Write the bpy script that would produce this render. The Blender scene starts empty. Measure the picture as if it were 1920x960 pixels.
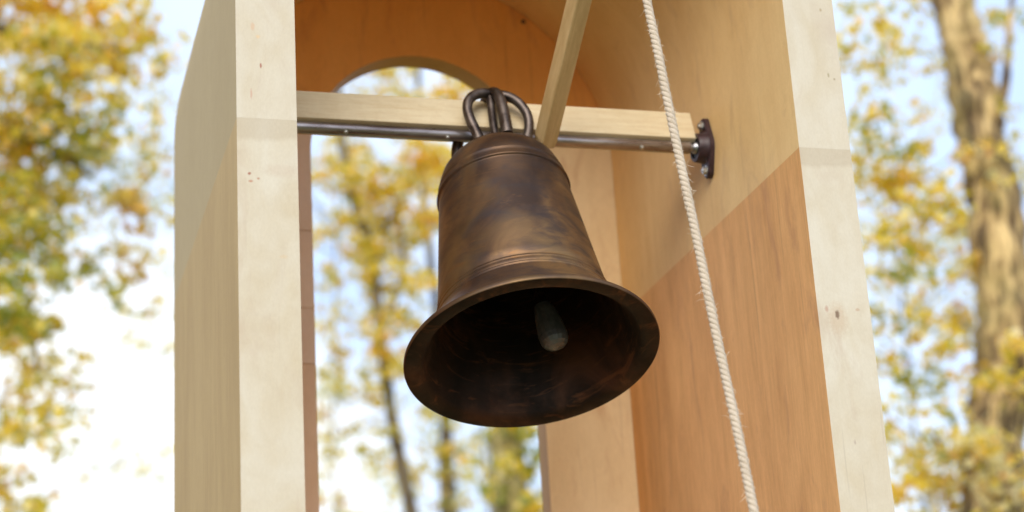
import bpy, bmesh, math, random
import numpy as np
from mathutils import Vector, Matrix, noise as mnoise

C = bpy.context.scene.collection
rnd = random.Random(7)
R = math.radians

# ------------------------------------------------------------------ camera
F_PX = 3602.15
CAM = Vector((0, 0, 1.6))
M = Matrix(((0.9630, -0.0340, -0.2674), (-0.2635, -0.3277, -0.9073), (-0.0568, 0.9442, -0.3245)))
_x = Vector([M[i][0] for i in range(3)]).normalized()
_z = Vector([M[i][2] for i in range(3)]).normalized()
_y = _z.cross(_x).normalized(); _x = _y.cross(_z)
M = Matrix((_x, _y, _z)).transposed()
cam_d = bpy.data.cameras.new("camera")
cam = bpy.data.objects.new("camera", cam_d); C.objects.link(cam)
cam.matrix_world = Matrix.Translation(CAM) @ M.to_4x4()
cam_d.sensor_width = 36.0
cam_d.lens = F_PX / 1920 * 36.0
cam_d.clip_start = 0.05; cam_d.clip_end = 2000
cam_d.dof.use_dof = True
cam_d.dof.focus_distance = 4.56
cam_d.dof.aperture_fstop = 1.75
bpy.context.scene.camera = cam


def ray(u, v):
    return (M @ Vector((u - 960, -(v - 480), -F_PX))).normalized()


def at(u, v, Y):
    """world point at depth Y that stands where the photograph shows (u, v)"""
    r = ray(u, v)
    return CAM + r * ((Y - CAM.y) / r.y)


# ------------------------------------------------------------------ sky, sun, exposure
SUN_EL, SUN_AZ = R(31), R(203)      # azimuth from +Y clockwise: behind the camera and to its left
world = bpy.data.worlds.new("World"); bpy.context.scene.world = world
world.use_nodes = True
nt = world.node_tree; nt.nodes.clear()
wo = nt.nodes.new('ShaderNodeOutputWorld'); bg = nt.nodes.new('ShaderNodeBackground')
sky = nt.nodes.new('ShaderNodeTexSky'); sky.sky_type = 'NISHITA'; sky.sun_disc = False
sky.sun_elevation = SUN_EL; sky.sun_rotation = SUN_AZ
sky.air_density = 1.0; sky.dust_density = 4.0; sky.ozone_density = 1.0
tc = nt.nodes.new('ShaderNodeTexCoord')
cn = nt.nodes.new('ShaderNodeTexNoise'); cn.inputs['Scale'].default_value = 2.6; cn.inputs['Detail'].default_value = 5
cr = nt.nodes.new('ShaderNodeValToRGB')
cr.color_ramp.elements[0].position = 0.38; cr.color_ramp.elements[0].color = (4.6, 6.1, 8.9, 1)
cr.color_ramp.elements[1].position = 0.62; cr.color_ramp.elements[1].color = (7.6, 8.6, 10.3, 1)
mx = nt.nodes.new('ShaderNodeMixRGB'); mx.inputs[0].default_value = .8
bg.inputs['Strength'].default_value = 0.1
nt.links.new(tc.outputs['Generated'], cn.inputs['Vector'])
nt.links.new(cn.outputs['Fac'], cr.inputs[0]); 
dt = nt.nodes.new('ShaderNodeVectorMath'); dt.operation = 'DOT_PRODUCT'     # a bright white cloud low on the left
nt.links.new(tc.outputs['Generated'], dt.inputs[0]); dt.inputs[1].default_value = ray(150, 1050)
ad = nt.nodes.new('ShaderNodeMath'); ad.operation = 'MULTIPLY_ADD'; ad.inputs[1].default_value = .02
nt.links.new(cn.outputs['Fac'], ad.inputs[0]); nt.links.new(dt.outputs['Value'], ad.inputs[2])
hr = nt.nodes.new('ShaderNodeValToRGB')
hr.color_ramp.elements[0].position = .992; hr.color_ramp.elements[0].color = (0, 0, 0, 1)
hr.color_ramp.elements[1].position = 1.0; hr.color_ramp.elements[1].color = (1, 1, 1, 1)
hm = nt.nodes.new('ShaderNodeMixRGB'); hm.inputs[2].default_value = (9.3, 9.6, 10.0, 1)
nt.links.new(ad.outputs[0], hr.inputs[0]); nt.links.new(hr.outputs[0], hm.inputs[0]); nt.links.new(cr.outputs[0], hm.inputs[1])
nt.links.new(hm.outputs[0], mx.inputs[2])
nt.links.new(sky.outputs[0], mx.inputs[1]); nt.links.new(mx.outputs[0], bg.inputs['Color'])
nt.links.new(bg.outputs[0], wo.inputs['Surface'])

sun_d = bpy.data.lights.new("sun", 'SUN'); sun_d.energy = 1.4; sun_d.angle = R(38); sun_d.color = (1, .91, .77)
sun = bpy.data.objects.new("sun", sun_d); C.objects.link(sun)
sdir = Vector((math.sin(SUN_AZ) * math.cos(SUN_EL), math.cos(SUN_AZ) * math.cos(SUN_EL), math.sin(SUN_EL)))
sun.rotation_euler = sdir.to_track_quat('Z', 'Y').to_euler()
vs = bpy.context.scene.view_settings
vs.view_transform = 'Standard'; vs.look = 'None'; vs.exposure = 0.78; vs.gamma = 1.0
bpy.context.scene.cycles.max_bounces = 12
bpy.context.scene.cycles.diffuse_bounces = 8
bpy.context.scene.cycles.use_denoising = True


# ------------------------------------------------------------------ node helpers
class NT:
    def __init__(s, name):
        s.m = bpy.data.materials.new(name); s.m.use_nodes = True
        s.t = s.m.node_tree; s.t.nodes.clear()
        s.out = s.n('OutputMaterial'); s.co = s.n('TexCoord').outputs['Object']

    def n(s, kind): return s.t.nodes.new('ShaderNode' + kind)
    def l(s, a, b): s.t.links.new(a, b)

    def mapping(s, scale=(1, 1, 1), loc=(0, 0, 0), rot=(0, 0, 0), vec=None):
        m = s.n('Mapping'); m.inputs['Scale'].default_value = scale
        m.inputs['Location'].default_value = loc; m.inputs['Rotation'].default_value = rot
        s.l(vec or s.co, m.inputs['Vector']); return m.outputs[0]

    def noise(s, vec, scale, detail=4, rough=.55, dist=0):
        n = s.n('TexNoise'); n.inputs['Scale'].default_value = scale; n.inputs['Detail'].default_value = detail
        n.inputs['Roughness'].default_value = rough; n.inputs['Distortion'].default_value = dist
        s.l(vec, n.inputs['Vector']); return n.outputs['Fac']

    def ramp(s, fac, stops):
        r = s.n('ValToRGB'); e = r.color_ramp.elements
        while len(e) < len(stops): e.new(.5)
        for k, (p, c) in enumerate(stops):
            e[k].position = p; e[k].color = (*c, 1) if len(c) == 3 else c
        s.l(fac, r.inputs[0]); return r.outputs[0]

    def math(s, op, a, b=None, clamp=False):
        m = s.n('Math'); m.operation = op; m.use_clamp = clamp
        for k, v in enumerate((a, b)):
            if v is None: continue
            if isinstance(v, (int, float)): m.inputs[k].default_value = v
            else: s.l(v, m.inputs[k])
        return m.outputs[0]

    def mix(s, fac, a, b, mode='MIX'):
        m = s.n('MixRGB'); m.blend_type = mode
        for k, v in enumerate((fac, a, b)):
            if isinstance(v, (int, float)): m.inputs[k].default_value = v
            elif isinstance(v, tuple): m.inputs[k].default_value = (*v, 1)
            else: s.l(v, m.inputs[k])
        return m.outputs[0]

    def bump(s, h, strength, dist=.001, normal=None):
        b = s.n('Bump'); b.inputs['Strength'].default_value = strength; b.inputs['Distance'].default_value = dist
        s.l(h, b.inputs['Height'])
        if normal: s.l(normal, b.inputs['Normal'])
        return b.outputs[0]

    def princ(s, col, rough=.6, metal=0., normal=None, **kw):
        p = s.n('BsdfPrincipled')
        for key, v in (('Base Color', col), ('Roughness', rough), ('Metallic', metal)):
            if isinstance(v, (int, float)): p.inputs[key].default_value = v
            elif isinstance(v, tuple): p.inputs[key].default_value = (*v, 1)
            else: s.l(v, p.inputs[key])
        if normal: s.l(normal, p.inputs['Normal'])
        for k, v in kw.items(): p.inputs[k.replace('_', ' ')].default_value = v
        s.l(p.outputs[0], s.out.inputs['Surface']); return p


def wood(name, light, dark, axis='z', figure=1.0, grain=.5, spots=(), seam=None, blotch=None, rough=.62, fig_scale=5.5, spec=.3, st=None):
    """plywood face: cloudy figure stretched along the grain, fine fibres, a few specks"""
    t = NT(name)
    st = st or {'z': (1, 1, .16), 'x': (.16, 1, 1), 'y': (1, .16, 1)}[axis]
    st2 = {'z': (1, 1, .03), 'x': (.03, 1, 1), 'y': (1, .03, 1)}[axis]
    st3 = {'z': (1, 1, .4), 'x': (.4, 1, 1), 'y': (1, .4, 1)}[axis]
    off = (hash_(name) * 7, hash_(name + 'b') * 5, 0)
    a = t.noise(t.mapping(st, off), fig_scale, 5, .55, 1.6)
    b = t.noise(t.mapping(st2, off), 160, 3, .6, .3)
    c = t.noise(t.mapping(st3, off), 2.2, 3, .5, .8)
    d = t.noise(t.mapping(st, off), 42, 4, .65, 2.2)
    f = t.math('ADD', t.math('MULTIPLY', a, .42 * figure), t.math('MULTIPLY', c, .33 * figure))
    f = t.math('ADD', f, t.math('MULTIPLY', b, .30 * grain))
    f = t.math('ADD', f, t.math('MULTIPLY', d, .22 * grain))
    tot = (.75 * figure + .52 * grain) / 2
    f = t.math('ADD', f, .5 - tot)
    col = t.ramp(f, [(.34, dark), (.62, light)])
    if blotch:      # reddish mineral streaks and faint flecks
        e = t.noise(t.mapping(st3, (3.1, 1.7, .4)), 9, 4, .6, 1.2)
        col = t.mix(t.math('MULTIPLY', t.ramp(e, [(.56, (0, 0, 0)), (.74, (1, 1, 1))]), .55), col, blotch)
        g = t.noise(t.mapping(st2, (8.1, 2.7, .4)), 60, 2, .5, 0)
        col = t.mix(t.math('MULTIPLY', t.ramp(g, [(.68, (0, 0, 0)), (.78, (1, 1, 1))]), (.12 if 'upper' in name else .32)), col, tuple(x * .55 for x in blotch))
    if seam:        # glue stain in a feathered band under the joint
        sp = t.n('SeparateXYZ'); t.l(t.co, sp.inputs[0])
        wob = t.math('MULTIPLY', t.noise(t.mapping((1, 1, .2)), 14, 3), .04)
        z = t.math('ADD', sp.outputs['Z'], wob)
        m1 = t.ramp(t.math('MULTIPLY', t.math('SUBTRACT', z, seam - .022 - .012), 30, True), [(0, (0, 0, 0)), (.35, (1, 1, 1))])
        col = t.mix(t.math('MULTIPLY', m1, .45), col, (.46, .38, .27))
    for (x, z, sx, sz, amt, cc) in spots:
        ax = t.mapping((1 / sx, 0, 1 / sz), (-x / sx, 0, -z / sz))
        ln = t.n('VectorMath'); ln.operation = 'LENGTH'; t.l(ax, ln.inputs[0])
        wob = t.noise(t.mapping((1, 0, 1), (x, 0, z)), 130, 3)
        dd = t.math('ADD', ln.outputs['Value'], t.math('MULTIPLY', t.math('SUBTRACT', wob, .5), 1.1))
        mk = t.ramp(dd, [(.45, (1, 1, 1)), (1.15, (0, 0, 0))])
        col = t.mix(t.math('MULTIPLY', mk, amt), col, cc)
    q = t.noise(t.mapping({'z': (1, 1, .45), 'x': (.45, 1, 1), 'y': (1, .45, 1)}[axis], (2.2, .7, 1.9)), 240, 3, .7)
    col = t.mix(.10, col, t.ramp(q, [(.3, (.30, .27, .22)), (.7, (1, 1, 1))]), 'MULTIPLY')
    q2 = t.noise(t.mapping((1, 1, .7), (1.2, 4.7, 2.9)), 22, 4, .6, .8)
    col = t.mix(.14, col, t.ramp(q2, [(.36, (.74, .66, .54)), (.62, (1, 1, 1))]), 'MULTIPLY')
    n = t.bump(b, .25, .0006); n = t.bump(a, .1, .002, n)
    t.princ(col, rough, 0, n, Specular_IOR_Level=spec)
    return t.m


def hash_(s):
    h = 0
    for ch in s: h = (h * 31 + ord(ch)) % 9973
    return h / 9973


# ------------------------------------------------------------------ object helpers
def link_mesh(name, verts, faces, mats, parent=None, smooth=False, sharp=None, midx=None, bevel=None, frame=None):
    me = bpy.data.meshes.new(name)
    me.from_pydata([tuple(v) for v in verts], [], faces)
    for m in (mats if isinstance(mats, (list, tuple)) else [mats]): me.materials.append(m)
    if midx is not None: me.polygons.foreach_set('material_index', midx)
    if smooth: me.polygons.foreach_set('use_smooth', [True] * len(me.polygons))
    if sharp: me.set_sharp_from_angle(angle=R(sharp))
    me.update()
    o = bpy.data.objects.new(name, me); C.objects.link(o)
    if parent:
        o.parent = parent
        if frame is None: o.matrix_parent_inverse = Matrix.Translation(-parent.location)
    if bevel:
        b = o.modifiers.new('bevel', 'BEVEL'); b.width = bevel; b.segments = 2; b.limit_method = 'ANGLE'; b.angle_limit = R(40)
    return o


def tag(o, label, cat, group=None, kind=None):
    if label: o['label'] = label
    if cat: o['category'] = cat
    if group: o['group'] = group
    if kind: o['kind'] = kind
    return o


def empty(name, loc, label, cat, group=None, rot=(0, 0, 0)):
    o = bpy.data.objects.new(name, None); C.objects.link(o); o.location = loc; o.rotation_euler = rot
    o.empty_display_size = .1
    return tag(o, label, cat, group)


def box(x0, x1, y0, y1, z0, z1):
    v = [(x0, y0, z0), (x1, y0, z0), (x1, y1, z0), (x0, y1, z0), (x0, y0, z1), (x1, y0, z1), (x1, y1, z1), (x0, y1, z1)]
    f = [(0, 3, 2, 1), (4, 5, 6, 7), (0, 1, 5, 4), (1, 2, 6, 5), (2, 3, 7, 6), (3, 0, 4, 7)]
    return v, f


def sweep(path, radii, n=10, cap=True, ref=None, wob=0.):
    """tube along a polyline with parallel-transport frames"""
    P = [Vector(p) for p in path]; V = []; Fc = []
    if isinstance(radii, (int, float)): radii = [radii] * len(P)
    t0 = (P[1] - P[0]).normalized()
    a = Vector(ref) if ref else (Vector((0, 0, 1)) if abs(t0.z) < .9 else Vector((1, 0, 0)))
    a = (a - t0 * a.dot(t0)).normalized()
    for i, p in enumerate(P):
        t = (P[min(i + 1, len(P) - 1)] - P[max(i - 1, 0)]).normalized()
        a = (a - t * a.dot(t)).normalized(); b = t.cross(a)
        for k in range(n):
            g = 2 * math.pi * k / n
            d = a * math.cos(g) + b * math.sin(g)
            r = radii[i]
            if wob: r *= 1 + wob * mnoise.noise((p + d * r) * (1.2 / max(r, .05)) * .6)
            V.append(p + d * r)
    for i in range(len(P) - 1):
        for k in range(n):
            k2 = (k + 1) % n
            Fc.append((i * n + k, i * n + k2, (i + 1) * n + k2, (i + 1) * n + k))
    if cap:
        Fc.append(tuple(range(n))[::-1]); Fc.append(tuple((len(P) - 1) * n + k for k in range(n)))
    return V, Fc


def spline(pts, sub=8):
    P = [Vector(p) for p in pts]; out = []
    for i in range(len(P) - 1):
        p0 = P[max(i - 1, 0)]; p1 = P[i]; p2 = P[i + 1]; p3 = P[min(i + 2, len(P) - 1)]
        for k in range(sub):
            t = k / sub
            out.append(.5 * ((2 * p1) + (p2 - p0) * t + (2 * p0 - 5 * p1 + 4 * p2 - p3) * t * t + (3 * p1 - 3 * p2 + p3 - p0) * t ** 3))
    out.append(P[-1]); return out


def lathe(prof, n=96, axis='z', org=(0, 0, 0)):
    """prof: list of (axial, radius)"""
    V = []; Fc = []; o = Vector(org)
    for (h, r) in prof:
        for k in range(n):
            g = 2 * math.pi * k / n; c, s = math.cos(g) * r, math.sin(g) * r
            V.append(o + (Vector((c, s, h)) if axis == 'z' else Vector((h, c, s))))
    for i in range(len(prof) - 1):
        for k in range(n):
            k2 = (k + 1) % n
            Fc.append((i * n + k, i * n + k2, (i + 1) * n + k2, (i + 1) * n + k))
    return V, Fc


def merge(*parts):
    V = []; Fc = []
    for v, f in parts:
        b = len(V); V += list(v); Fc += [tuple(i + b for i in q) for q in f]
    return V, Fc


# ------------------------------------------------------------------ materials
SEAM = 3.340
# places are in the object's own coordinates, which are world coordinates for the belfry
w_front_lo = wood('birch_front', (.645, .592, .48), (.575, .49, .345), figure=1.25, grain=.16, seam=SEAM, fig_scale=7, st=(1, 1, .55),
                  spots=[(1.978, 2.912, .007, .014, .95, (.04, .025, .03)), (1.978, 2.900, .030, .050, .38, (.50, .34, .20)),
                         (1.952, 2.925, .006, .010, .6, (.45, .25, .18)), (2.032, 2.925, .007, .005, .6, (.5, .33, .22)),
                         (.578, 3.205, .006, .004, .9, (.35, .14, .09)), (.581, 3.187, .007, .004, .7, (.45, .2, .12)),
                         (.598, 3.194, .004, .004, .7, (.4, .18, .1)), (.653, 3.01, .012, .006, .4, (.62, .46, .26)),
                         (.65, 3.215, .05, .02, .35, (.53, .42, .31)), (1.985, 2.60, .003, .007, .6, (.4, .3, .25))],
                  blotch=(.53, .43, .32))
w_front_hi = wood('birch_front_upper', (.65, .597, .49), (.585, .505, .365), figure=1.2, grain=.16, fig_scale=7, st=(1, 1, .55),
                  spots=[(.590, 3.57, .006, .013, .55, (.62, .4, .25)), (.602, 3.545, .006, .006, .7, (.7, .5, .28)),
                         (.6075, 3.472, .003, .009, .85, (.35, .12, .08)), (.585, 3.40, .003, .016, .6, (.55, .3, .22)),
                         (2.03, 3.54, .004, .008, .6, (.3, .25, .12)), (2.045, 3.53, .004, .004, .6, (.3, .22, .12)),
                         (2.03, 3.72, .004, .006, .6, (.35, .25, .12))],
                  blotch=(.55, .46, .36))
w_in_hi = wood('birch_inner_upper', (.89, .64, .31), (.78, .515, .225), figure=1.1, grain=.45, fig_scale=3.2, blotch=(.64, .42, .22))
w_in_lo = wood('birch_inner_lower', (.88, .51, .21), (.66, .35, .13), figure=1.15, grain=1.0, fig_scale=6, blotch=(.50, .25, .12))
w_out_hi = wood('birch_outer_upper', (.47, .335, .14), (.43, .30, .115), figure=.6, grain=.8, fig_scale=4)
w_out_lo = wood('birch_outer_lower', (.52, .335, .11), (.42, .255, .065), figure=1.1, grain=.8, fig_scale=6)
w_rear = wood('birch_rear', (.91, .73, .46), (.80, .60, .345), figure=1.0, grain=.4, fig_scale=4, blotch=(.62, .38, .2))
w_arch_shade = wood('birch_rear_orange', (.92, .46, .12), (.82, .36, .07), figure=1.1, grain=.4, fig_scale=4, blotch=(.62, .27, .09))  # birch with the vault's shade and warm bounce light put into its orange
w_rear_b = wood('birch_rear_pink', (.90, .76, .64), (.82, .65, .53), figure=1.0, grain=.4)
w_rear_c = wood('birch_rear_tan', (.90, .72, .56), (.83, .63, .46), figure=1.0, grain=.4)
w_jamb = wood('birch_jamb', (.62, .37, .14), (.52, .29, .10), figure=.8, grain=.6)
w_pine = wood('pine_beam', (.70, .60, .41), (.60, .47, .28), axis='x', figure=1.2, grain=1.2, rough=.5, fig_scale=30,
              spots=[(.045, 0, .01, .05, .0, (.4, .3, .2))])
w_lever = wood('oiled_pine', (.64, .47, .24), (.47, .315, .135), axis='z', figure=1.3, grain=.8, rough=.5, fig_scale=22)


def bronze(name, inside=False):
    t = NT(name)
    a = t.noise(t.mapping((1, 1, .8), (.3, .2, .55)), 4.6, 5, .55, .8)
    b = t.noise(t.mapping((1, 1, 2.2), (4, 1, 2)), 9, 5, .6, .6)
    c = t.noise(t.mapping((.12, .12, 1)), 220, 3, .6)     # fine turning marks round the axis
    d = t.noise(t.mapping((1, 1, 1), (1, 5, 2)), 3.2, 3, .5, .8)
    e = t.noise(t.mapping((.5, .5, 3), (7, 5, 2)), 14, 5, .7, 1.5)
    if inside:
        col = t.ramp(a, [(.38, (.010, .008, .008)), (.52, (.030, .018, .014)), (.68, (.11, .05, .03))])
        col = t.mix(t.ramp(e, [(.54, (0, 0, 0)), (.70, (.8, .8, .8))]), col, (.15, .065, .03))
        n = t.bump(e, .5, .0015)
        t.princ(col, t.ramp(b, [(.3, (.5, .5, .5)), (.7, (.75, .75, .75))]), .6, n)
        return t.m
    col = t.ramp(a, [(.36, (.062, .038, .028)), (.50, (.135, .078, .044)), (.64, (.24, .14, .062))])
    col = t.mix(t.ramp(b, [(.45, (0, 0, 0)), (.66, (.8, .8, .8))]), col, (.055, .043, .044))
    col = t.mix(t.ramp(d, [(.5, (0, 0, 0)), (.7, (.75, .75, .75))]), col, (.22, .14, .056))
    col = t.mix(t.ramp(e, [(.6, (0, 0, 0)), (.74, (.8, .8, .8))]), col, (.20, .10, .038))
    rg = t.ramp(t.math('ADD', t.math('MULTIPLY', b, .6), t.math('MULTIPLY', c, .4)), [(.3, (.42, .42, .42)), (.7, (.58, .58, .58))])
    n = t.bump(c, .12, .0005); n = t.bump(t.noise(t.mapping((1, 1, 1)), 75, 4, .7), .14, .001, n); n = t.bump(a, .12, .003, n)
    t.princ(col, rg, .72, n)
    return t.m


m_bell = bronze('bell_bronze'); m_bell_in = bronze('bell_inside_patina', True)


def metal(name, c1, c2, rough, metallic=.9, scale=30, st=(1, 1, 1), bump=.2):
    t = NT(name)
    a = t.noise(t.mapping(st), scale, 5, .6, .4)
    col = t.ramp(a, [(.35, c1), (.65, c2)])
    t.princ(col, t.ramp(a, [(.3, (rough - .08,) * 3), (.7, (rough + .1,) * 3)]), metallic, t.bump(a, bump, .001))
    return t.m


m_loop = metal('crown_bronze', (.05, .038, .034), (.17, .14, .125), .42, .85, 26)
m_pipe = metal('scaled_steel_pipe', (.17, .13, .12), (.48, .44, .43), .30, .85, 30, (.15, 1, 1))
m_steel = metal('bright_steel', (.34, .35, .37), (.46, .46, .48), .34, 1, 40)
m_zinc = metal('zinc_bolt', (.42, .43, .42), (.62, .62, .60), .35, .9, 60)
m_iron = metal('maroon_cast_iron', (.025, .013, .016), (.052, .024, .030), .45, .15, 90, bump=.4)
m_rubber = metal('black_seal', (.015, .015, .015), (.03, .028, .028), .5, 0, 50)
m_clap = metal('hammered_steel', (.10, .108, .13), (.16, .17, .20), .34, .35, 45, bump=.08)

t = NT('hemp_rope')
a = t.noise(t.mapping((1, 1, 1)), 320, 4, .7)
b = t.noise(t.mapping((1, 1, 1)), 24, 3)
col = t.ramp(t.math('ADD', t.math('MULTIPLY', a, .6), t.math('MULTIPLY', b, .4)), [(.30, (.50, .41, .31)), (.66, (.64, .545, .43))])
t.princ(col, .9, 0, t.bump(a, .9, .0012), Specular_IOR_Level=.1); m_rope = t.m
t = NT('hemp_fibre'); t.princ((.80, .70, .54), .8); m_fibre = t.m


def leaf_mat(name, c, tr):
    t = NT(name)
    a = t.noise(t.co, 9, 3)
    k = t.ramp(a, [(.3, tuple(x * .8 for x in c)), (.7, tuple(min(x * 1.15, 1) for x in c))])
    d = t.n('BsdfDiffuse'); tl = t.n('BsdfTranslucent'); g = t.n('BsdfGlossy'); g.inputs['Roughness'].default_value = .4
    m1 = t.n('MixShader'); m1.inputs[0].default_value = .5
    m2 = t.n('MixShader'); m2.inputs[0].default_value = .06
    t.l(k, d.inputs['Color']); tl.inputs['Color'].default_value = (*tr, 1)
    t.l(d.outputs[0], m1.inputs[1]); t.l(tl.outputs[0], m1.inputs[2])
    t.l(m1.outputs[0], m2.inputs[1]); t.l(g.outputs[0], m2.inputs[2]); t.l(m2.outputs[0], t.out.inputs['Surface'])
    return t.m


LEAF = {
    'yellow': leaf_mat('leaf_yellow', (.94, .68, .055), (.98, .74, .06)),
    'gold': leaf_mat('leaf_gold', (.92, .55, .05), (.97, .6, .05)),
    'orange': leaf_mat('leaf_orange', (.80, .44, .14), (.9, .48, .12)),
    'olive': leaf_mat('leaf_olive', (.54, .47, .04), (.68, .59, .04)),
    'green': leaf_mat('leaf_green', (.27, .30, .04), (.4, .44, .04)),
    'pale': leaf_mat('leaf_pale', (.85, .74, .38), (.9, .8, .35)),
}


def bark(name, c1, c2, c3):
    t = NT(name)
    a = t.noise(t.mapping((1, 1, .22)), 6.5, 5, .6, 2.2)
    b = t.noise(t.mapping((1, 1, .6), (2, 3, 1)), 3, 4, .6, .5)
    col = t.ramp(a, [(.42, c1), (.50, c2), (.60, c3)])
    col = t.mix(t.ramp(b, [(.5, (0, 0, 0)), (.7, (.6, .6, .6))]), col, (.30, .25, .08))
    t.princ(col, .9, 0, t.bump(a, .6, .03)); return t.m


m_bark = bark('bark_pale_sunlit', (.085, .052, .026), (.32, .21, .085), (.68, .49, .22))  # light bark, with sunlit patches painted in by the pale yellow tone
m_bark_d = bark('bark_dark', (.06, .042, .028), (.12, .085, .05), (.22, .17, .09))

# ------------------------------------------------------------------ ground
t = NT('autumn_grass')
a = t.noise(t.co, 5, 6, .6, .5); b = t.noise(t.co, .25, 3)
c = t.n('TexVoronoi'); c.inputs['Scale'].default_value = 11; t.l(t.co, c.inputs['Vector'])
col = t.ramp(a, [(.35, (.05, .07, .02)), (.6, (.13, .14, .045))])
col = t.mix(t.ramp(c.outputs['Distance'], [(.18, (1, 1, 1)), (.3, (0, 0, 0))]), col, (.50, .32, .07))
col = t.mix(t.math('MULTIPLY', b, .35), col, (.30, .22, .1))
t.princ(col, .95, 0, t.bump(a, .8, .05))
m_ground = t.m
V = []; Fc = []; N = 60
for j in range(N + 1):
    for i in range(N + 1):
        x = (i / N * 2 - 1); y = (j / N * 2 - 1)
        x = math.copysign(abs(x) ** 2.6, x) * 700; y = math.copysign(abs(y) ** 2.6, y) * 700
        z = mnoise.noise(Vector((x * .03, y * .03, 0))) * .6 * min(1, max(0, (math.hypot(x, y) - 9) / 20))
        V.append((x, y, z))
for j in range(N):
    for i in range(N):
        q = j * (N + 1) + i; Fc.append((q, q + 1, q + N + 2, q + N + 1))
g = link_mesh('ground', V, Fc, m_ground, smooth=True); g['kind'] = 'structure'

# ------------------------------------------------------------------ belfry
XL, XR, CX = .688, 1.928, 1.308
TH = .137; RI = .62; RO = RI + TH; SP = 3.836; Y0, Y1 = 4.0, 5.358
OP = .3455; RP = 5.3605; RT = .085
bel = empty('belfry', (CX, 4.68, 0), 'pale birch plywood belfry with an arched vault and arched opening in its back', 'belfry')


def arc(cx, cz, r, n=56, a0=180, a1=0):
    return [(cx + r * math.cos(R(a0 + (a1 - a0) * k / n)), cz + r * math.sin(R(a0 + (a1 - a0) * k / n))) for k in range(n + 1)]


def band(pin, pout, y0, y1):
    """a strip between two paths in the XZ plane, given thickness along Y"""
    V = []; Fc = []; idx = []
    for (a, b) in zip(pin, pout):
        V += [(a[0], y0, a[1]), (b[0], y0, b[1]), (b[0], y1, b[1]), (a[0], y1, a[1])]
    n = len(pin)
    for i in range(n - 1):
        p = i * 4; q = p + 4
        Fc += [(p, q, q + 1, p + 1), (p + 1, q + 1, q + 2, p + 2), (p + 2, q + 2, q + 3, p + 3), (p + 3, q + 3, q, p)]
        idx += [0, 1, 1, 2]           # front, outer, back, inner
    Fc += [(0, 1, 2, 3), ((n - 1) * 4 + 3, (n - 1) * 4 + 2, (n - 1) * 4 + 1, (n - 1) * 4)]; idx += [0, 0]
    return V, [f[::-1] for f in Fc], idx


zb = SEAM + .0001
pin = [(CX - RI, zb), (CX - RI, 3.6)] + arc(CX, SP, RI) + [(CX + RI, 3.6), (CX + RI, zb)]
pout = [(CX - RO, zb), (CX - RO, 3.6)] + arc(CX, SP, RO) + [(CX + RO, 3.6), (CX + RO, zb)]
V, Fc, idx = band(pin, pout, Y0, Y1)
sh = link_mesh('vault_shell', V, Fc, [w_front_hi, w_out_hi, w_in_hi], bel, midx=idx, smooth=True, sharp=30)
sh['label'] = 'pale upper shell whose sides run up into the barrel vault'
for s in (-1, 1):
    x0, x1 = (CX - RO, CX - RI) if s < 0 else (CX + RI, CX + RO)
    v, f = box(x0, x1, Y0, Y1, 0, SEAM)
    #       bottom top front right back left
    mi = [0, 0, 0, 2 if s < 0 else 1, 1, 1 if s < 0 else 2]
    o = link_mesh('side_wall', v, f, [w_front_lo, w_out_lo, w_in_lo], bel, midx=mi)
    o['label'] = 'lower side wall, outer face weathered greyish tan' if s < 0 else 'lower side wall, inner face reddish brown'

# rear panel with its arched opening: arch split off to carry its shade colour, left pier pieced
RG = RI + .03
zt = 3.576; ZC = 3.97; SPO = SP - .008
ai = math.degrees(math.asin((ZC - SPO) / OP)); ao = math.degrees(math.asin((ZC - SP) / RG))
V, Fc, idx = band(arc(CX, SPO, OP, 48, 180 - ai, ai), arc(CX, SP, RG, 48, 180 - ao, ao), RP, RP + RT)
o = link_mesh('arch_panel', V, Fc, [w_arch_shade, w_out_hi, w_jamb], bel, midx=idx, smooth=True, sharp=30)
o['label'] = 'arched panel over the rear opening, orange brown with the vault shade coloured in'
g_ = .0005
for s in (-1, 1):
    zl = zt if s < 0 else 0
    a0, a1 = (180 - ai, 180) if s < 0 else (ai, 0); b0, b1 = (180 - ao, 180) if s < 0 else (ao, 0)
    pin = arc(CX, SPO - g_, OP, 10, a0, a1) + [(CX + s * OP, 3.6), (CX + s * OP, zl)]
    pout = arc(CX, SP - g_, RG, 10, b0, b1) + [(CX + s * RG, 3.6), (CX + s * RG, zl)]
    V, Fc, idx = band(pin, pout, RP, RP + RT)
    if s < 0: Fc = [f[::-1] for f in Fc]
    link_mesh('rear_pier', V, Fc, [w_rear if s > 0 else w_rear_b, w_out_hi, w_jamb], bel, midx=idx, smooth=True, sharp=30)
for (za, zc, m, dy) in ((3.333, zt - .001, w_rear_b, .001), (3.161, 3.332, w_rear_b, 0), (0, 3.160, w_rear_c, .0015)):
    v, f = box(CX - RG, CX - OP, RP + dy, RP + RT, za, zc)
    link_mesh('pier_board', v, f, [m, w_jamb], bel, midx=[0, 0, 0, 1, 0, 0], bevel=.0015)
p = at(981, 41, RP)
v, f = lathe([(0, 0), (0, .007), (-.003, .0068), (-.0045, .004), (-.002, .003)], 20, 'z')
v = [Vector((p.x + q.x, RP + q.z, p.z + q.y)) for q in v]
link_mesh('screw_head', v, f, m_rubber, bel, smooth=True, sharp=30)

# ------------------------------------------------------------------ headstock: beam, pipe, lever (bell frame: x right, y back, z up along the bell axis)
TILT = R(18.97); SH = Vector((1.312, 4.56, 3.565))
ROT = (-TILT, 0, 0)
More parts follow.
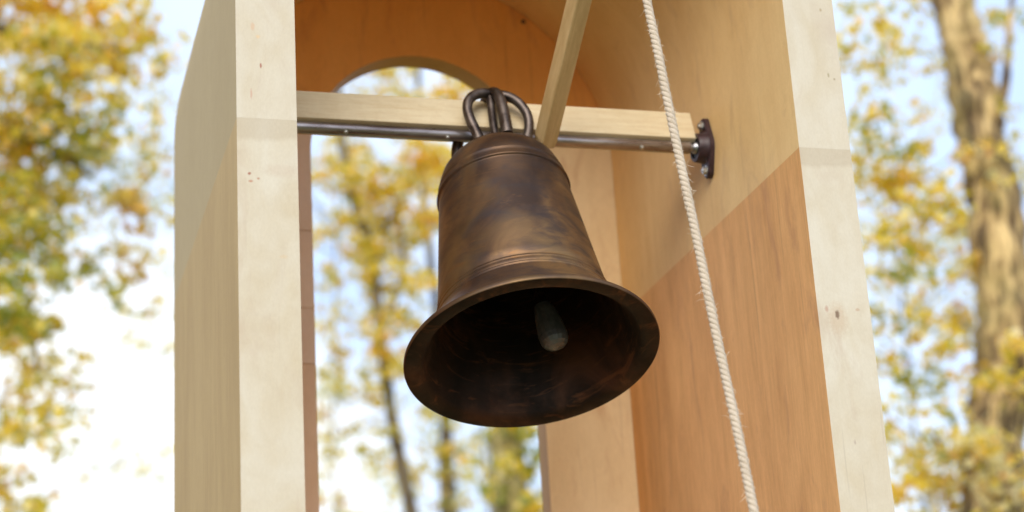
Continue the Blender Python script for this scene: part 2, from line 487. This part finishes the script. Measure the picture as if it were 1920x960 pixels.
# a positive z' leans to +Y
head = empty('headstock', SH, 'square pine beam clamped on a steel pipe between the belfry walls, carrying the bell', 'headstock', rot=ROT)
xl, xr = -.582, .575
v, f = box(xl, xr, -.022, .046, .0160, .110)
V2 = []
b = link_mesh('beam', v, f, w_pine, head, frame=1, bevel=.0025)
pv, pf = lathe([(xl - .03, 0), (xl - .03, .0155), (xr - .020, .0155), (xr - .018, .0150), (xr - .018, .0105)], 40, 'x')
link_mesh('pipe', pv, pf, m_pipe, head, frame=1, smooth=True, sharp=40)
pv, pf = lathe([(xr - .05, .0112), (.612, .0112), (.612, .0)], 32, 'x')
link_mesh('shaft', pv, pf, m_steel, head, frame=1, smooth=True, sharp=40)


def hexbolt(L, r=.0085, h=.006, axis=Vector((0, 0, -1)), org=Vector((0, 0, 0)), washer=True):
    a = axis.normalized(); u = a.orthogonal().normalized(); w = a.cross(u)
    V = []; Fc = []
    def ring(d, rr, n): 
        b0 = len(V)
        for k in range(n):
            g = 2 * math.pi * k / n; V.append(org + a * d + (u * math.cos(g) + w * math.sin(g)) * rr)
        return b0
    def tube(rings, n):
        bs = [ring(d, rr, n) for d, rr in rings]
        for i in range(len(bs) - 1):
            for k in range(n):
                k2 = (k + 1) % n; Fc.append((bs[i] + k, bs[i] + k2, bs[i + 1] + k2, bs[i + 1] + k))
        Fc.append(tuple(bs[-1] + k for k in range(n)))
    if washer: tube([(0, r * 1.25), (.0015, r * 1.25), (.0016, r * .9)], 20)
    tube([(.0016, r), (.0016 + h * .85, r), (.0016 + h, r * .86)], 6)
    b9 = len(V); tube([(.0016 + h + .0001, r * .45), (.0016 + h + L * .35, r * .45)], 12)
    return V, Fc


for px in (648, 838, 1200):
    P = at(px, 254, 4.555)
    v, f = hexbolt(.0015, .0052, .005, Vector((0, -.45, -1)), Vector((P.x - SH.x, -.006, -.0135)))
    link_mesh('bolt', v, f, m_zinc, head, frame=1)

# lever: starts at the beam, rises forward to where the rope is tied
LA = at(1025, 252, 4.50); LB = at(1166, -330, 3.80)
Rm = Matrix.Rotation(-TILT, 3, 'X')
def to_bell(P): return Rm.inverted() @ (Vector(P) - SH)
dirv = (LB - LA).normalized()
LA2 = LA - dirv * .03; LB2 = LB + dirv * .08
L = (LB2 - LA2).length
side = Vector((1, .38, 0)); side = (side - dirv * side.dot(dirv)).normalized(); up = dirv.cross(side)
hw, hh = .0225, .026
V = []
rows = [(-.0, hw * .8, hh), (.02, hw, hh), (L * .5, hw, hh), (L, hw, hh)]
for d, a1, b1 in rows:
    for sx, sy in ((-1, -1), (1, -1), (1, 1), (-1, 1)):
        V.append(Vector((sx * a1, sy * b1, d)))
Fc = [(3, 2, 1, 0), (12, 13, 14, 15)] + [(i * 4 + k, i * 4 + (k + 1) % 4, i * 4 + 4 + (k + 1) % 4, i * 4 + 4 + k) for i in range(3) for k in range(4)]
lv = link_mesh('lever_arm', V, Fc, w_lever, head, frame=1, bevel=.004)
Rl = Matrix((side, up, dirv)).transposed()
lv.matrix_local = (Matrix.Translation(to_bell(LA2)) @ (Rm.inverted() @ Rl).to_4x4())
v, f = hexbolt(.02, .009, .006, Vector((0, -1, 0)), Vector((0, -hh, L - .035)))
# ------------------------------------------------------------------ flange bearing on the right wall
fb = empty('flange_bearing', (XR, SH.y, SH.z), 'small dark maroon cast iron flange bearing bolted to the inner wall beside the beam end', 'bearing')
def diamond(x, hl, hwid, rr, n=10):
    """rounded two-bolt outline in the YZ plane"""
    pts = []
    for (cy, cz, r, a0, a1) in ((0, hl - rr, rr, 25, 155), (0, 0, hwid, 160, 200), (0, -(hl - rr), rr, 205, 335), (0, 0, hwid, 340, 380)):
        for k in range(n + 1):
            g = R(a0 + (a1 - a0) * k / n); pts.append((x, cy + r * math.cos(g), cz + r * math.sin(g)))
    return pts
lay = [diamond(-.0004, .088, .043, .020), diamond(-.013, .088, .043, .020), diamond(-.016, .085, .040, .017)]
n = len(lay[0]); V = sum(lay, []); Fc = [tuple(range(n)), tuple(2 * n + k for k in range(n))[::-1]]
for i in range(2): Fc += [(i * n + k, i * n + n + k, i * n + n + (k + 1) % n, i * n + (k + 1) % n) for k in range(n)]
hub = lathe([(-.015, .046), (-.020, .042), (-.040, .040), (-.043, .038), (-.043, .030), (-.037, .0295), (-.037, .024)], 48, 'x')
link_mesh('housing', *merge((V, Fc), hub), m_iron, fb, frame=1, smooth=True, sharp=35)
link_mesh('seal_ring', *lathe([(-.036, .0298), (-.0385, .028), (-.0385, .0185), (-.034, .0175)], 40, 'x'), m_rubber, fb, frame=1, smooth=True, sharp=35)
link_mesh('bearing_collar', *lathe([(-.034, .018), (-.047, .0165), (-.049, .0150), (-.049, .0112)], 36, 'x'), m_steel, fb, frame=1, smooth=True, sharp=35)
for s in (-1, 1):
    link_mesh('bolt', *hexbolt(.007, .011, .008, Vector((-1, 0, 0)), Vector((-.0162, 0, s * .066))), m_zinc, fb, frame=1)

# ------------------------------------------------------------------ bell
bell = empty('bell', SH, 'dark bronze bell swung towards the viewer under the beam, mouth and clapper showing', 'bell', rot=ROT)
o_prof = [(.058, 0), (.058, .070), (.060, .0885), (.063, .090), (.066, .0895), (.0665, .0935), (.070, .0955), (.073, .0945),
          (.080, .106), (.092, .1235), (.108, .139), (.128, .1525), (.150, .161), (.168, .1658), (.172, .1665),
          (.1728, .1655), (.1738, .1655), (.1748, .1690), (.1770, .1693), (.1782, .1684), (.188, .1705), (.199, .1728),
          (.2012, .1736), (.2024, .1756), (.2050, .1760), (.2066, .1750), (.2078, .1722), (.2095, .1712), (.2125, .1713),
          (.24, .1748), (.30, .1825), (.36, .190), (.42, .1972), (.48, .2048), (.53, .2115), (.560, .2162),
          (.5615, .2150), (.563, .2155), (.566, .2195), (.5695, .2198), (.5725, .2178), (.574, .2185), (.583, .2205), (.5845, .2196),
          (.587, .2240), (.5905, .2248), (.594, .2230), (.596, .2245), (.612, .2315), (.630, .2425), (.648, .2570), (.666, .2740), (.682, .2915), (.692, .3020), (.698, .3085),
          (.7015, .3130), (.705, .3155), (.7125, .3165), (.7148, .3160), (.7158, .3146)]
i_prof = [(.7162, .3125), (.7168, .305), (.7165, .296), (.7152, .287), (.7128, .2785), (.709, .2725), (.703, .2675), (.693, .2615), (.67, .248), (.63, .231), (.58, .214), (.50, .197), (.40, .183), (.30, .172), (.22, .160), (.15, .142), (.11, .12), (.085, .085), (.078, .0)]
V, Fc = lathe([(-h, r) for h, r in o_prof], 144)
link_mesh('bell_body', V, Fc, m_bell, bell, frame=1, smooth=True, sharp=50)
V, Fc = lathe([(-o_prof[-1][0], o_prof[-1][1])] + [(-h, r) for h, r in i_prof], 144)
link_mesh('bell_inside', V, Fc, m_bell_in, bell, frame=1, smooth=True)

# crown: ears that rise from the plate and meet in front of and over the beam
zf = -.056
crown_v = []
ears = [
    # left front ear
    ([(-.058, -.050, zf), (-.063, -.053, -.034), (-.075, -.058, .004), (-.080, -.062, .040), (-.071, -.064, .072), (-.048, -.063, .094), (-.020, -.059, .103), (.002, -.052, .102)], .0112),
    # right front ear
    ([(.072, -.040, zf), (.080, -.045, -.028), (.087, -.052, .006), (.084, -.058, .040), (.068, -.062, .070), (.046, -.062, .090), (.020, -.058, .101), (.000, -.052, .103)], .0108),
    # centre front ear, which goes on as a strap over the beam
    ([(.012, -.078, zf), (.012, -.081, -.02), (.011, -.082, .03), (.008, -.079, .070), (.002, -.071, .096), (-.005, -.050, .112), (-.008, -.010, .119), (-.008, .035, .119), (-.008, .056, .105), (-.008, .060, .07)], .0122),
    ([(-.012, -.050, zf), (-.012, -.052, 0), (-.010, -.052, .05), (-.008, -.054, .092)], .0092),
    # rear ears, behind the pipe
    ([(-.082, .045, zf - .01), (-.092, .056, -.035), (-.090, .050, -.004), (-.082, .030, .028)], .0118),
    ([(.080, .045, zf - .01), (.090, .056, -.035), (.088, .050, -.004), (.08, .030, .028)], .0118),
]
for pts, r in ears:
    sp = spline(pts, 8)
    rr = [r * (1.12 - .12 * math.sin(math.pi * min(1, i / (len(sp) - 1)))) for i in range(len(sp))]
    rr = [q * 1.2 for q in rr]
    V, Fc = sweep(sp, rr, 18)
    link_mesh('crown_loop', V, Fc, m_loop, bell, frame=1, smooth=True, sharp=60)
# knuckle where the ears meet
bmk = bmesh.new(); bmesh.ops.create_uvsphere(bmk, u_segments=20, v_segments=14, radius=.016)
for q in bmk.verts: q.co = Vector((q.co.x * 1.25, q.co.y * .9, q.co.z * .8)) + Vector((-.008, -.048, .103)) + Vector((0, 0, 1)) * mnoise.noise(q.co * 60) * .003
me = bpy.data.meshes.new('crown_knuckle'); bmk.to_mesh(me); bmk.free(); me.materials.append(m_loop)
me.polygons.foreach_set('use_smooth', [True] * len(me.polygons))
o = bpy.data.objects.new('crown_knuckle', me); C.objects.link(o); o.parent = bell

# clapper: hammered, faceted ball on a tapering rod
CT = to_bell((1.312 + .0, 4.50, 3.40)); CBw = at(1036, 626, 4.40)
CB = to_bell(CBw)
ax = (CB - CT).normalized(); Lc = (CB - CT).length
prof = [(Lc - .085, 0), (Lc - .085, .021), (Lc - .07, .0265), (Lc - .05, .0305), (Lc - .025, .0345), (Lc - .008, .0368), (Lc + .006, .0375), (Lc + .019, .0358), (Lc + .030, .0305), (Lc + .038, .0215), (Lc + .042, .011), (Lc + .043, 0)]
u = ax.orthogonal().normalized(); w2 = ax.cross(u)
rr2 = random.Random(3)
V, Fc = lathe(prof, 18)
V = [Vector((q.x * (1 + rr2.uniform(-.01, .01)), q.y * (1 + rr2.uniform(-.01, .01)), q.z + rr2.uniform(-.0006, .0006))) for q in V]
clp = link_mesh('clapper', [CT + u * q.x + w2 * q.y + ax * q.z for q in V], Fc, m_clap, bell, frame=1)
V, Fc = lathe([(0, .007), (Lc * .5, .009), (Lc - .11, .013), (Lc - .08, .018)], 16)
link_mesh('clapper_rod', [CT + u * q.x + w2 * q.y + ax * q.z for q in V], Fc, m_bell_in, clp, frame=1, smooth=True)

# ------------------------------------------------------------------ rope
rp_px = [(1160, -320, 3.80), (1186, -160, 3.80), (1213, 0, 3.80), (1233, 95, 3.79), (1252, 190, 3.785), (1277, 310, 3.775), (1303, 430, 3.76), (1324, 535, 3.75), (1346, 640, 3.74), (1381, 800, 3.72), (1414, 960, 3.70), (1447, 1120, 3.69), (1475, 1300, 3.68)]
path = spline([at(*q) for q in rp_px], 40)
low = path[-1]; path += [low + Vector((.0005 * k, 0, -.004 * k)) for k in range(1, 130)]
# resample evenly
acc = [0.]
for i in range(1, len(path)): acc.append(acc[-1] + (path[i] - path[i - 1]).length)
tot = acc[-1]; step = .0028; res = []; j = 0; s = 0
while s < tot:
    while acc[j + 1] < s: j += 1
    k = (s - acc[j]) / max(1e-9, acc[j + 1] - acc[j]); res.append(path[j].lerp(path[j + 1], k)); s += step
rope = empty('rope', path[-1], 'cream three-strand rope hanging in front of the right wall from the lever', 'rope')
tdir = [(res[min(i + 1, len(res) - 1)] - res[max(i - 1, 0)]).normalized() for i in range(len(res))]
frames = []
a = Vector((1, 0, 0))
for tt in tdir:
    a = (a - tt * a.dot(tt)).normalized(); frames.append((a.copy(), tt.cross(a)))
PITCH = .040
for sidx in range(3):
    sp = []; rad = []
    for i, P in enumerate(res):
        g = 2 * math.pi * (sidx / 3 - i * step / PITCH); A, B = frames[i]
        sp.append(P + (A * math.cos(g) + B * math.sin(g)) * .0042)
        rad.append(.0067 * (1 + .07 * mnoise.noise(Vector((i * .09, sidx * 9, 0)))))
    V, Fc = sweep(sp, rad, 10)
    link_mesh('strand', V, Fc, m_rope, rope, smooth=True)
parts = []
for k in range(1900):
    i = rnd.randrange(4, len(res) - 4); A, B = frames[i]; g = rnd.uniform(0, 2 * math.pi)
    o0 = A * math.cos(g) + B * math.sin(g); P = res[i] + o0 * .0100
    dn = tdir[i] * rnd.choice((1, 1, -1)); q = [P]; d = (o0 * rnd.uniform(.3, 1.1) + dn * rnd.uniform(.4, 1.6)).normalized()
    ln = rnd.uniform(.003, .008) if rnd.random() < .87 else rnd.uniform(.012, .024)
    bend = Vector((rnd.uniform(-1, 1), rnd.uniform(-1, 1), rnd.uniform(-1, .6))) * .45
    for m_ in range(4):
        d = (d + bend * .5).normalized(); q.append(q[-1] + d * ln / 4)
    parts.append(sweep(q, [.00034, .00032, .00028, .00022, .0001], 3, cap=False))
V, Fc = merge(*parts)
o = link_mesh('loose_fibre', V, Fc, m_fibre, rope); o['kind'] = 'stuff'

# ------------------------------------------------------------------ trees
nrng = np.random.default_rng(5)


def leaves(parent, centres, palette, size):
    """centres: list of (Vector, radius, count, [palette]) -> one mesh of small folded leaves"""
    Vs = []; Mi = []; base = np.array([(0, -.5, 0), (.34, -.18, .06), (.5, .22, .10), (.12, .22, .0), (0, .62, -.04), (-.12, .22, .0), (-.5, .22, .10), (-.34, -.18, .06)])
    names = list(LEAF)
    for c in centres:
        P, rad, n = c[0], c[1], c[2]; pal = c[3] if len(c) > 3 else palette
        n = int(n)
        d = nrng.normal(size=(n, 3)); d /= np.linalg.norm(d, axis=1)[:, None]
        d *= (nrng.random((n, 1)) ** .5) * np.array(rad if hasattr(rad, '__len__') else (rad, rad, rad * .8))
        d += np.array(P)
        a1 = nrng.normal(size=(n, 3)); a1 /= np.linalg.norm(a1, axis=1)[:, None]
        a2 = nrng.normal(size=(n, 3)); a2[:, 2] -= .8; a2 -= a1 * (a1 * a2).sum(1)[:, None]; a2 /= np.linalg.norm(a2, axis=1)[:, None]
        a3 = np.cross(a1, a2); s = size * nrng.uniform(.55, 1.25, (n, 1, 1))
        W = (base[None, :, 0:1] * a1[:, None] + base[None, :, 1:2] * a2[:, None] + base[None, :, 2:3] * a3[:, None]) * s + d[:, None]
        Vs.append(W.reshape(-1, 3))
        k, w = zip(*pal.items()); w = np.array(w, float); w /= w.sum()
        mi = nrng.choice([names.index(x) for x in k], size=n, p=w); Mi.append(np.repeat(mi, 3))
    Vs = np.concatenate(Vs); Mi = np.concatenate(Mi); nl = len(Vs) // 8
    me = bpy.data.meshes.new('crown')
    fb_ = np.array([[0, 1, 2, 3], [0, 3, 4, 5], [0, 5, 6, 7]])
    F_ = (fb_[None] + np.arange(nl)[:, None, None] * 8).reshape(-1)
    me.vertices.add(len(Vs)); me.vertices.foreach_set('co', Vs.ravel())
    me.loops.add(len(F_)); me.loops.foreach_set('vertex_index', F_.astype(np.int32))
    me.polygons.add(nl * 3); me.polygons.foreach_set('loop_start', (np.arange(nl * 3) * 4).astype(np.int32))
    for x in LEAF.values(): me.materials.append(x)
    me.polygons.foreach_set('material_index', Mi.astype(np.int32)); me.update(calc_edges=True)
    o = bpy.data.objects.new('crown', me); C.objects.link(o); o.parent = parent
    o.matrix_parent_inverse = Matrix.Translation(-parent.location); o['kind'] = 'stuff'
    return nl


def make_tree(label, trunk, radii, limbs, clumps, palette, size, bark_m, group='autumn trees behind the belfry'):
    trunk = [Vector(p) for p in trunk]
    root = trunk[0].copy(); root.z = 0
    tr = empty('autumn_tree', root, label, 'tree', group)
    tp = spline([Vector((root.x, root.y, -.1))] + trunk, 10)
    n = len(tp); xs = np.linspace(0, len(radii) - 1, n); rad = np.interp(xs, range(len(radii)), radii)
    V, Fc = sweep(tp, [float(x) for x in rad], 32, wob=.3)
    link_mesh('trunk', V, Fc, bark_m, tr, smooth=True)
    for pts, r0, r1 in limbs:
        sp = spline([Vector(p) for p in pts], 6)
        V, Fc = sweep(sp, [r0 + (r1 - r0) * i / (len(sp) - 1) for i in range(len(sp))], 9, wob=.2)
        link_mesh('branch', V, Fc, bark_m, tr, smooth=True)
    leaves(tr, clumps, palette, size)
    return tr


def clumps_px(spec, Y, spread=.8):
    """spec rows: (u, v, radius_px, leaves) -> clump centres at depth about Y"""
    out = []
    for row in spec:
        u, v, rpx, n = row[:4]
        y = Y + rnd.uniform(-spread, spread); P = at(u, v, y); r = rpx * (P - CAM).length / F_PX
        out.append((P, (r, r * .8, r), n) + tuple(row[4:5]))
    return out


YG = {'yellow': 6, 'gold': 1.6, 'olive': 2.5, 'green': .5, 'orange': .08, 'pale': 1.8}
OL = {'olive': 4, 'green': 4.5, 'yellow': 2, 'gold': .6}
GD = {'gold': 2.2, 'yellow': 6.5, 'orange': .25, 'olive': .6, 'pale': 1}
YO = {'yellow': 4, 'olive': 3, 'pale': 2, 'gold': 1.2, 'green': .6}
PL = {'pale': 5, 'gold': 1.5, 'orange': .8, 'yellow': 2.5, 'olive': .8}


def sprig(cl, Y, per=26, jit=1.05, dens=1.7):
    """break clumps into small leafy sprays so gaps show between them"""
    out = []
    for c in cl:
        P, r, n = c[0], c[1], c[2]; k = max(1, int(n * dens / per))
        for _ in range(k):
            d = Vector([rnd.gauss(0, 1) for _ in range(3)]).normalized() * (rnd.random() ** .45)
            q = Vector((P.x + d.x * r[0] * jit, P.y + d.y * r[1] * jit, P.z + d.z * r[2] * jit))
            s = rnd.uniform(.08, .19)
            out.append((q, (s * 1.3, s * 1.2, s * .7), rnd.uniform(.5, 1.5) * per) + tuple(c[3:4]))
    return out


# left tree: trunk left of the frame, crown hanging into it
YT = 13.5
cl = clumps_px([(-140, -60, 200, 900), (40, -20, 130, 520, GD), (160, 60, 110, 380, GD), (60, 150, 130, 420), (210, 100, 70, 150, YG), (110, 230, 120, 330, OL),
                (10, 300, 110, 380, GD), (190, 300, 70, 110, OL), (90, 390, 80, 150), (20, 440, 100, 320, OL), (130, 480, 50, 60, OL), (50, 570, 80, 180, OL),
                (90, 610, 30, 40), (10, 640, 50, 60), (155, 670, 22, 22, GD), (55, 720, 50, 85, GD), (20, 800, 60, 60), (90, 830, 24, 18), (30, 900, 60, 60, PL), (110, 780, 50, 40, YG), (80, 960, 50, 30, YG), (15, 960, 40, 22, PL),
                (240, 380, 60, 60, PL), (290, 440, 60, 50, PL), (240, 500, 60, 40, PL), (280, 560, 50, 22, PL), (270, 200, 60, 50, YG), (290, 280, 50, 36, PL), (130, 740, 40, 14, YG), (200, 540, 50, 40, OL), (310, 120, 30, 18, YG), (300, 70, 26, 10, YG), (255, 25, 30, 32, GD), (270, 330, 40, 16, PL)], YT)
x0 = at(-420, 900, YT).x
P0 = Vector((x0, YT, 0))
make_tree('yellow and olive leaved tree whose crown hangs left of the belfry',
          [P0 + Vector((0, 0, .3)), P0 + Vector((.1, .1, 3)), P0 + Vector((.3, 0, 6)), P0 + Vector((.5, .2, 9.5))], [.34, .3, .24, .18, .1],
          [([P0 + Vector((.2, 0, 5)), at(-120, 250, YT), at(60, 260, YT), at(170, 330, YT)], .09, .015),
           ([P0 + Vector((.3, 0, 6.5)), at(-100, 60, YT), at(80, 80, YT), at(220, 90, YT)], .08, .015),
           ([at(-120, 250, YT), at(-20, 420, YT), at(50, 560, YT), at(70, 700, YT)], .04, .008)],
          sprig(cl, YT, 14, dens=1.9), YG, .078, m_bark_d)

# middle trees seen through the arch and below the beam
YT = 17
cl = clumps_px([(620, 130, 70, 150, YG), (760, 160, 100, 260, YG), (860, 170, 70, 170, GD), (630, 300, 60, 140, YG), (700, 330, 60, 150, YG), (790, 300, 60, 210, GD), (800, 400, 50, 130, GD), (720, 420, 60, 110, YG), (680, 470, 40, 60, PL), (710, 540, 34, 60, GD), (690, 380, 50, 80, GD), (760, 440, 50, 60, YO),
                (660, 400, 60, 90, YG), (610, 430, 40, 40), (700, 450, 60, 110, YO), (740, 520, 60, 90, YO), (650, 520, 40, 36), (620, 590, 30, 22), (720, 640, 45, 60, GD), (720, 690, 40, 66, GD), (660, 710, 50, 50, YO), (760, 600, 40, 50, YO),
                (720, 740, 30, 34, GD), (640, 660, 30, 22), (690, 580, 40, 40, YO), (610, 880, 36, 20), (700, 950, 50, 40, YG), (830, 340, 60, 90), (830, 760, 60, 60, YO), (640, 800, 50, 30, PL), (700, 840, 60, 36, YO), (760, 900, 60, 36, YG), (630, 950, 50, 22, PL), (780, 680, 50, 46, YO), (620, 520, 50, 30, YO), (600, 330, 40, 60, YG), (780, 520, 50, 60, GD)], YT)
P0 = at(775, 960, YT); P0.z = 0; P0.x += .55
make_tree('slender leaning tree between the left post and the bell, thin dark trunk with yellow leaves',
          [P0 + Vector((0, 0, .3)), at(806, 1150, YT), at(770, 960, YT), at(735, 780, YT), at(712, 620, YT), at(695, 470, YT), at(650, 330, YT), at(630, 120, YT)], [.11, .10, .075, .065, .055, .05, .045, .04, .03],
          [([at(712, 620, YT), at(740, 560, YT), at(758, 480, YT), at(735, 350, YT)], .045, .02), ([at(695, 470, YT), at(750, 380, YT), at(800, 280, YT)], .03, .01)],
          sprig(cl, YT, 12, dens=1.75), YG, .078, m_bark_d)
YT = 20
cl = clumps_px([(840, 860, 40, 36, YG), (850, 800, 60, 40, YO), (880, 950, 60, 40, YO), (920, 300, 120, 160, YG), (820, 420, 80, 70), (600, 780, 60, 22, PL), (640, 830, 50, 20, YO), (740, 860, 50, 26, YG)], YT)
P0 = at(842, 960, YT); P0.z = 0
make_tree('straight dark trunked tree under the bell mouth, just left of the ochre trunk',
          [P0 + Vector((.1, 0, .3)), at(842, 960, YT), at(836, 800, YT), at(820, 600, YT), at(790, 300, YT), at(780, -50, YT)], [.15, .12, .09, .07, .05, .04, .03],
          [([at(836, 800, YT), at(868, 690, YT), at(900, 500, YT)], .05, .02)], sprig(cl, YT, 14), YG, .11, m_bark_d)
YT = 15
cl = clumps_px([(955, 830, 50, 60, OL), (950, 930, 60, 70, OL), (985, 950, 40, 30, YG), (930, 880, 50, 30, YO)], YT)
P0 = at(958, 960, YT); P0.z = 0
m_bark_o = bark('bark_ochre', (.12, .09, .03), (.30, .24, .08), (.42, .35, .15))
make_tree('mossy ochre trunk right under the bell, beside the right pier of the rear opening',
          [P0 + Vector((0, 0, .3)), at(958, 960, YT), at(950, 800, YT), at(955, 500, YT), at(950, 0, YT)], [.17, .165, .15, .13, .1, .08],
          [([at(950, 800, YT), at(900, 600, YT), at(860, 400, YT)], .04, .015)], sprig(cl, YT, 16), OL, .10, m_bark_o)

# right: big near trunk and its leaves
YT = 11.5
cl = clumps_px([(1600, 40, 60, 60, YG), (1640, 150, 50, 40, YG), (1650, 240, 40, 46, OL), (1640, 330, 50, 80, YG), (1700, 360, 60, 110, GD), (1760, 380, 60, 110, YG), (1650, 430, 40, 40, YO),
                (1720, 450, 60, 90, GD), (1790, 440, 40, 60, PL), (1710, 520, 50, 46, OL), (1760, 560, 50, 60, GD), (1680, 590, 40, 26, OL), (1800, 600, 40, 60, YG), (1800, 680, 40, 46, GD),
                (1700, 700, 40, 26, OL), (1760, 720, 40, 30, OL), (1690, 930, 50, 70, GD), (1760, 900, 60, 90, PL), (1820, 850, 60, 60, PL), (1730, 830, 40, 30, PL), (1890, 430, 40, 40, PL), (1900, 650, 30, 24, GD),
                (1880, 720, 50, 50, YG), (1890, 800, 30, 16, PL), (1780, 130, 50, 40, GD), (1720, 80, 50, 26, YG), (1880, 90, 40, 22, YO), (1900, 200, 30, 16, YG), (1700, 200, 40, 22, PL), (1850, 940, 60, 60, PL),
                (1740, 20, 50, 36, YO), (1610, 180, 30, 16, YG), (1900, 20, 30, 22, OL), (1670, 820, 40, 20, GD), (1620, 100, 60, 60, YG), (1680, 30, 60, 50, YG), (1690, 280, 60, 46, OL), (1620, 270, 50, 50, YO), (1740, 260, 50, 30, YG), (1660, 520, 50, 50, YG), (1640, 610, 40, 30, YO), (1720, 640, 60, 50, YG), (1660, 680, 40, 26, GD), (1780, 800, 60, 40, OL), (1720, 780, 60, 40, YO), (1690, 860, 50, 40, YG), (1830, 500, 50, 60, PL), (1870, 560, 60, 50, PL), (1820, 60, 60, 40, YG), (1850, 300, 60, 36, PL), (1900, 340, 40, 36, YG), (1850, 760, 60, 50, YG), (1860, 880, 80, 110, PL), (1790, 950, 70, 90, GD)], YT, .7)
P0 = at(1870, 960, YT); P0.z = 0
make_tree('thick pale barked tree at the right edge, its trunk bending left as it rises',
          [P0 + Vector((.25, 0, .3)), at(1900, 1150, YT), at(1868, 900, YT), at(1880, 700, YT), at(1885, 560, YT), at(1868, 400, YT), at(1840, 250, YT), at(1815, 120, YT), at(1790, 0, YT), at(1740, -200, YT)],
          [.42, .36, .29, .22, .20, .19, .185, .18, .17, .15, .13],
          [([at(1815, 130, YT), at(1790, 60, YT), at(1735, -30, YT), at(1690, -120, YT)], .07, .03),
           ([at(1870, 930, YT - .2), at(1880, 800, YT - .4), at(1925, 720, YT - .5), at(1990, 650, YT - .5)], .06, .04),
           ([at(1845, 270, YT), at(1880, 180, YT), at(1890, 90, YT), at(1900, -40, YT)], .05, .02),
           ([at(1870, 900, YT), at(1790, 860, YT - .2), at(1740, 800, YT - .3)], .03, .008)],
          sprig(cl, YT, 14, dens=1.75), YG, .068, m_bark)

# far tree line that only shows as small mottling between the near leaves
for k, (u, Y, h, lab) in enumerate([(-20, 30, 11, 'far sparse tree standing behind the left crown'), (640, 34, 12, 'far sparse tree seen through the rear opening'),
                                    (930, 32, 12, 'far sparse tree hidden mostly behind the bell'), (1750, 28, 11, 'far sparse tree behind the thick pale trunk')]):
    P0 = at(u, 960, Y); P0.z = 0
    trunk = [P0 + Vector((0, 0, .3)), P0 + Vector((.2, 0, h * .4)), P0 + Vector((-.1, .1, h * .75)), P0 + Vector((.1, 0, h * 1.25))]
    limbs = []; cc = []
    for q in range(36):
        z = h * (.28 + .97 * rnd.random()); g = rnd.uniform(0, 2 * math.pi); ln = rnd.uniform(1.2, 3.2)
        e = P0 + Vector((math.cos(g) * ln, math.sin(g) * ln * .5, z + rnd.uniform(.2, 1.2)))
        limbs.append(([P0 + Vector((0, 0, z - .5)), P0 + Vector((math.cos(g) * ln * .5, math.sin(g) * ln * .25, z)), e], .022, .008))
        for w_ in range(3): cc.append((e + Vector((rnd.gauss(0, .7), rnd.gauss(0, .4), rnd.gauss(0, .6))), (.5, .4, .3), 14))
    if k == 0: cc = [c for c in cc if c[0].z > 7.5 or c[0].x < P0.x - .5]
    make_tree(lab, trunk, [.05, .045, .035, .02], limbs[:24], cc, {'olive': 3, 'pale': 4, 'yellow': 4, 'green': .6}, .14, m_bark_d)
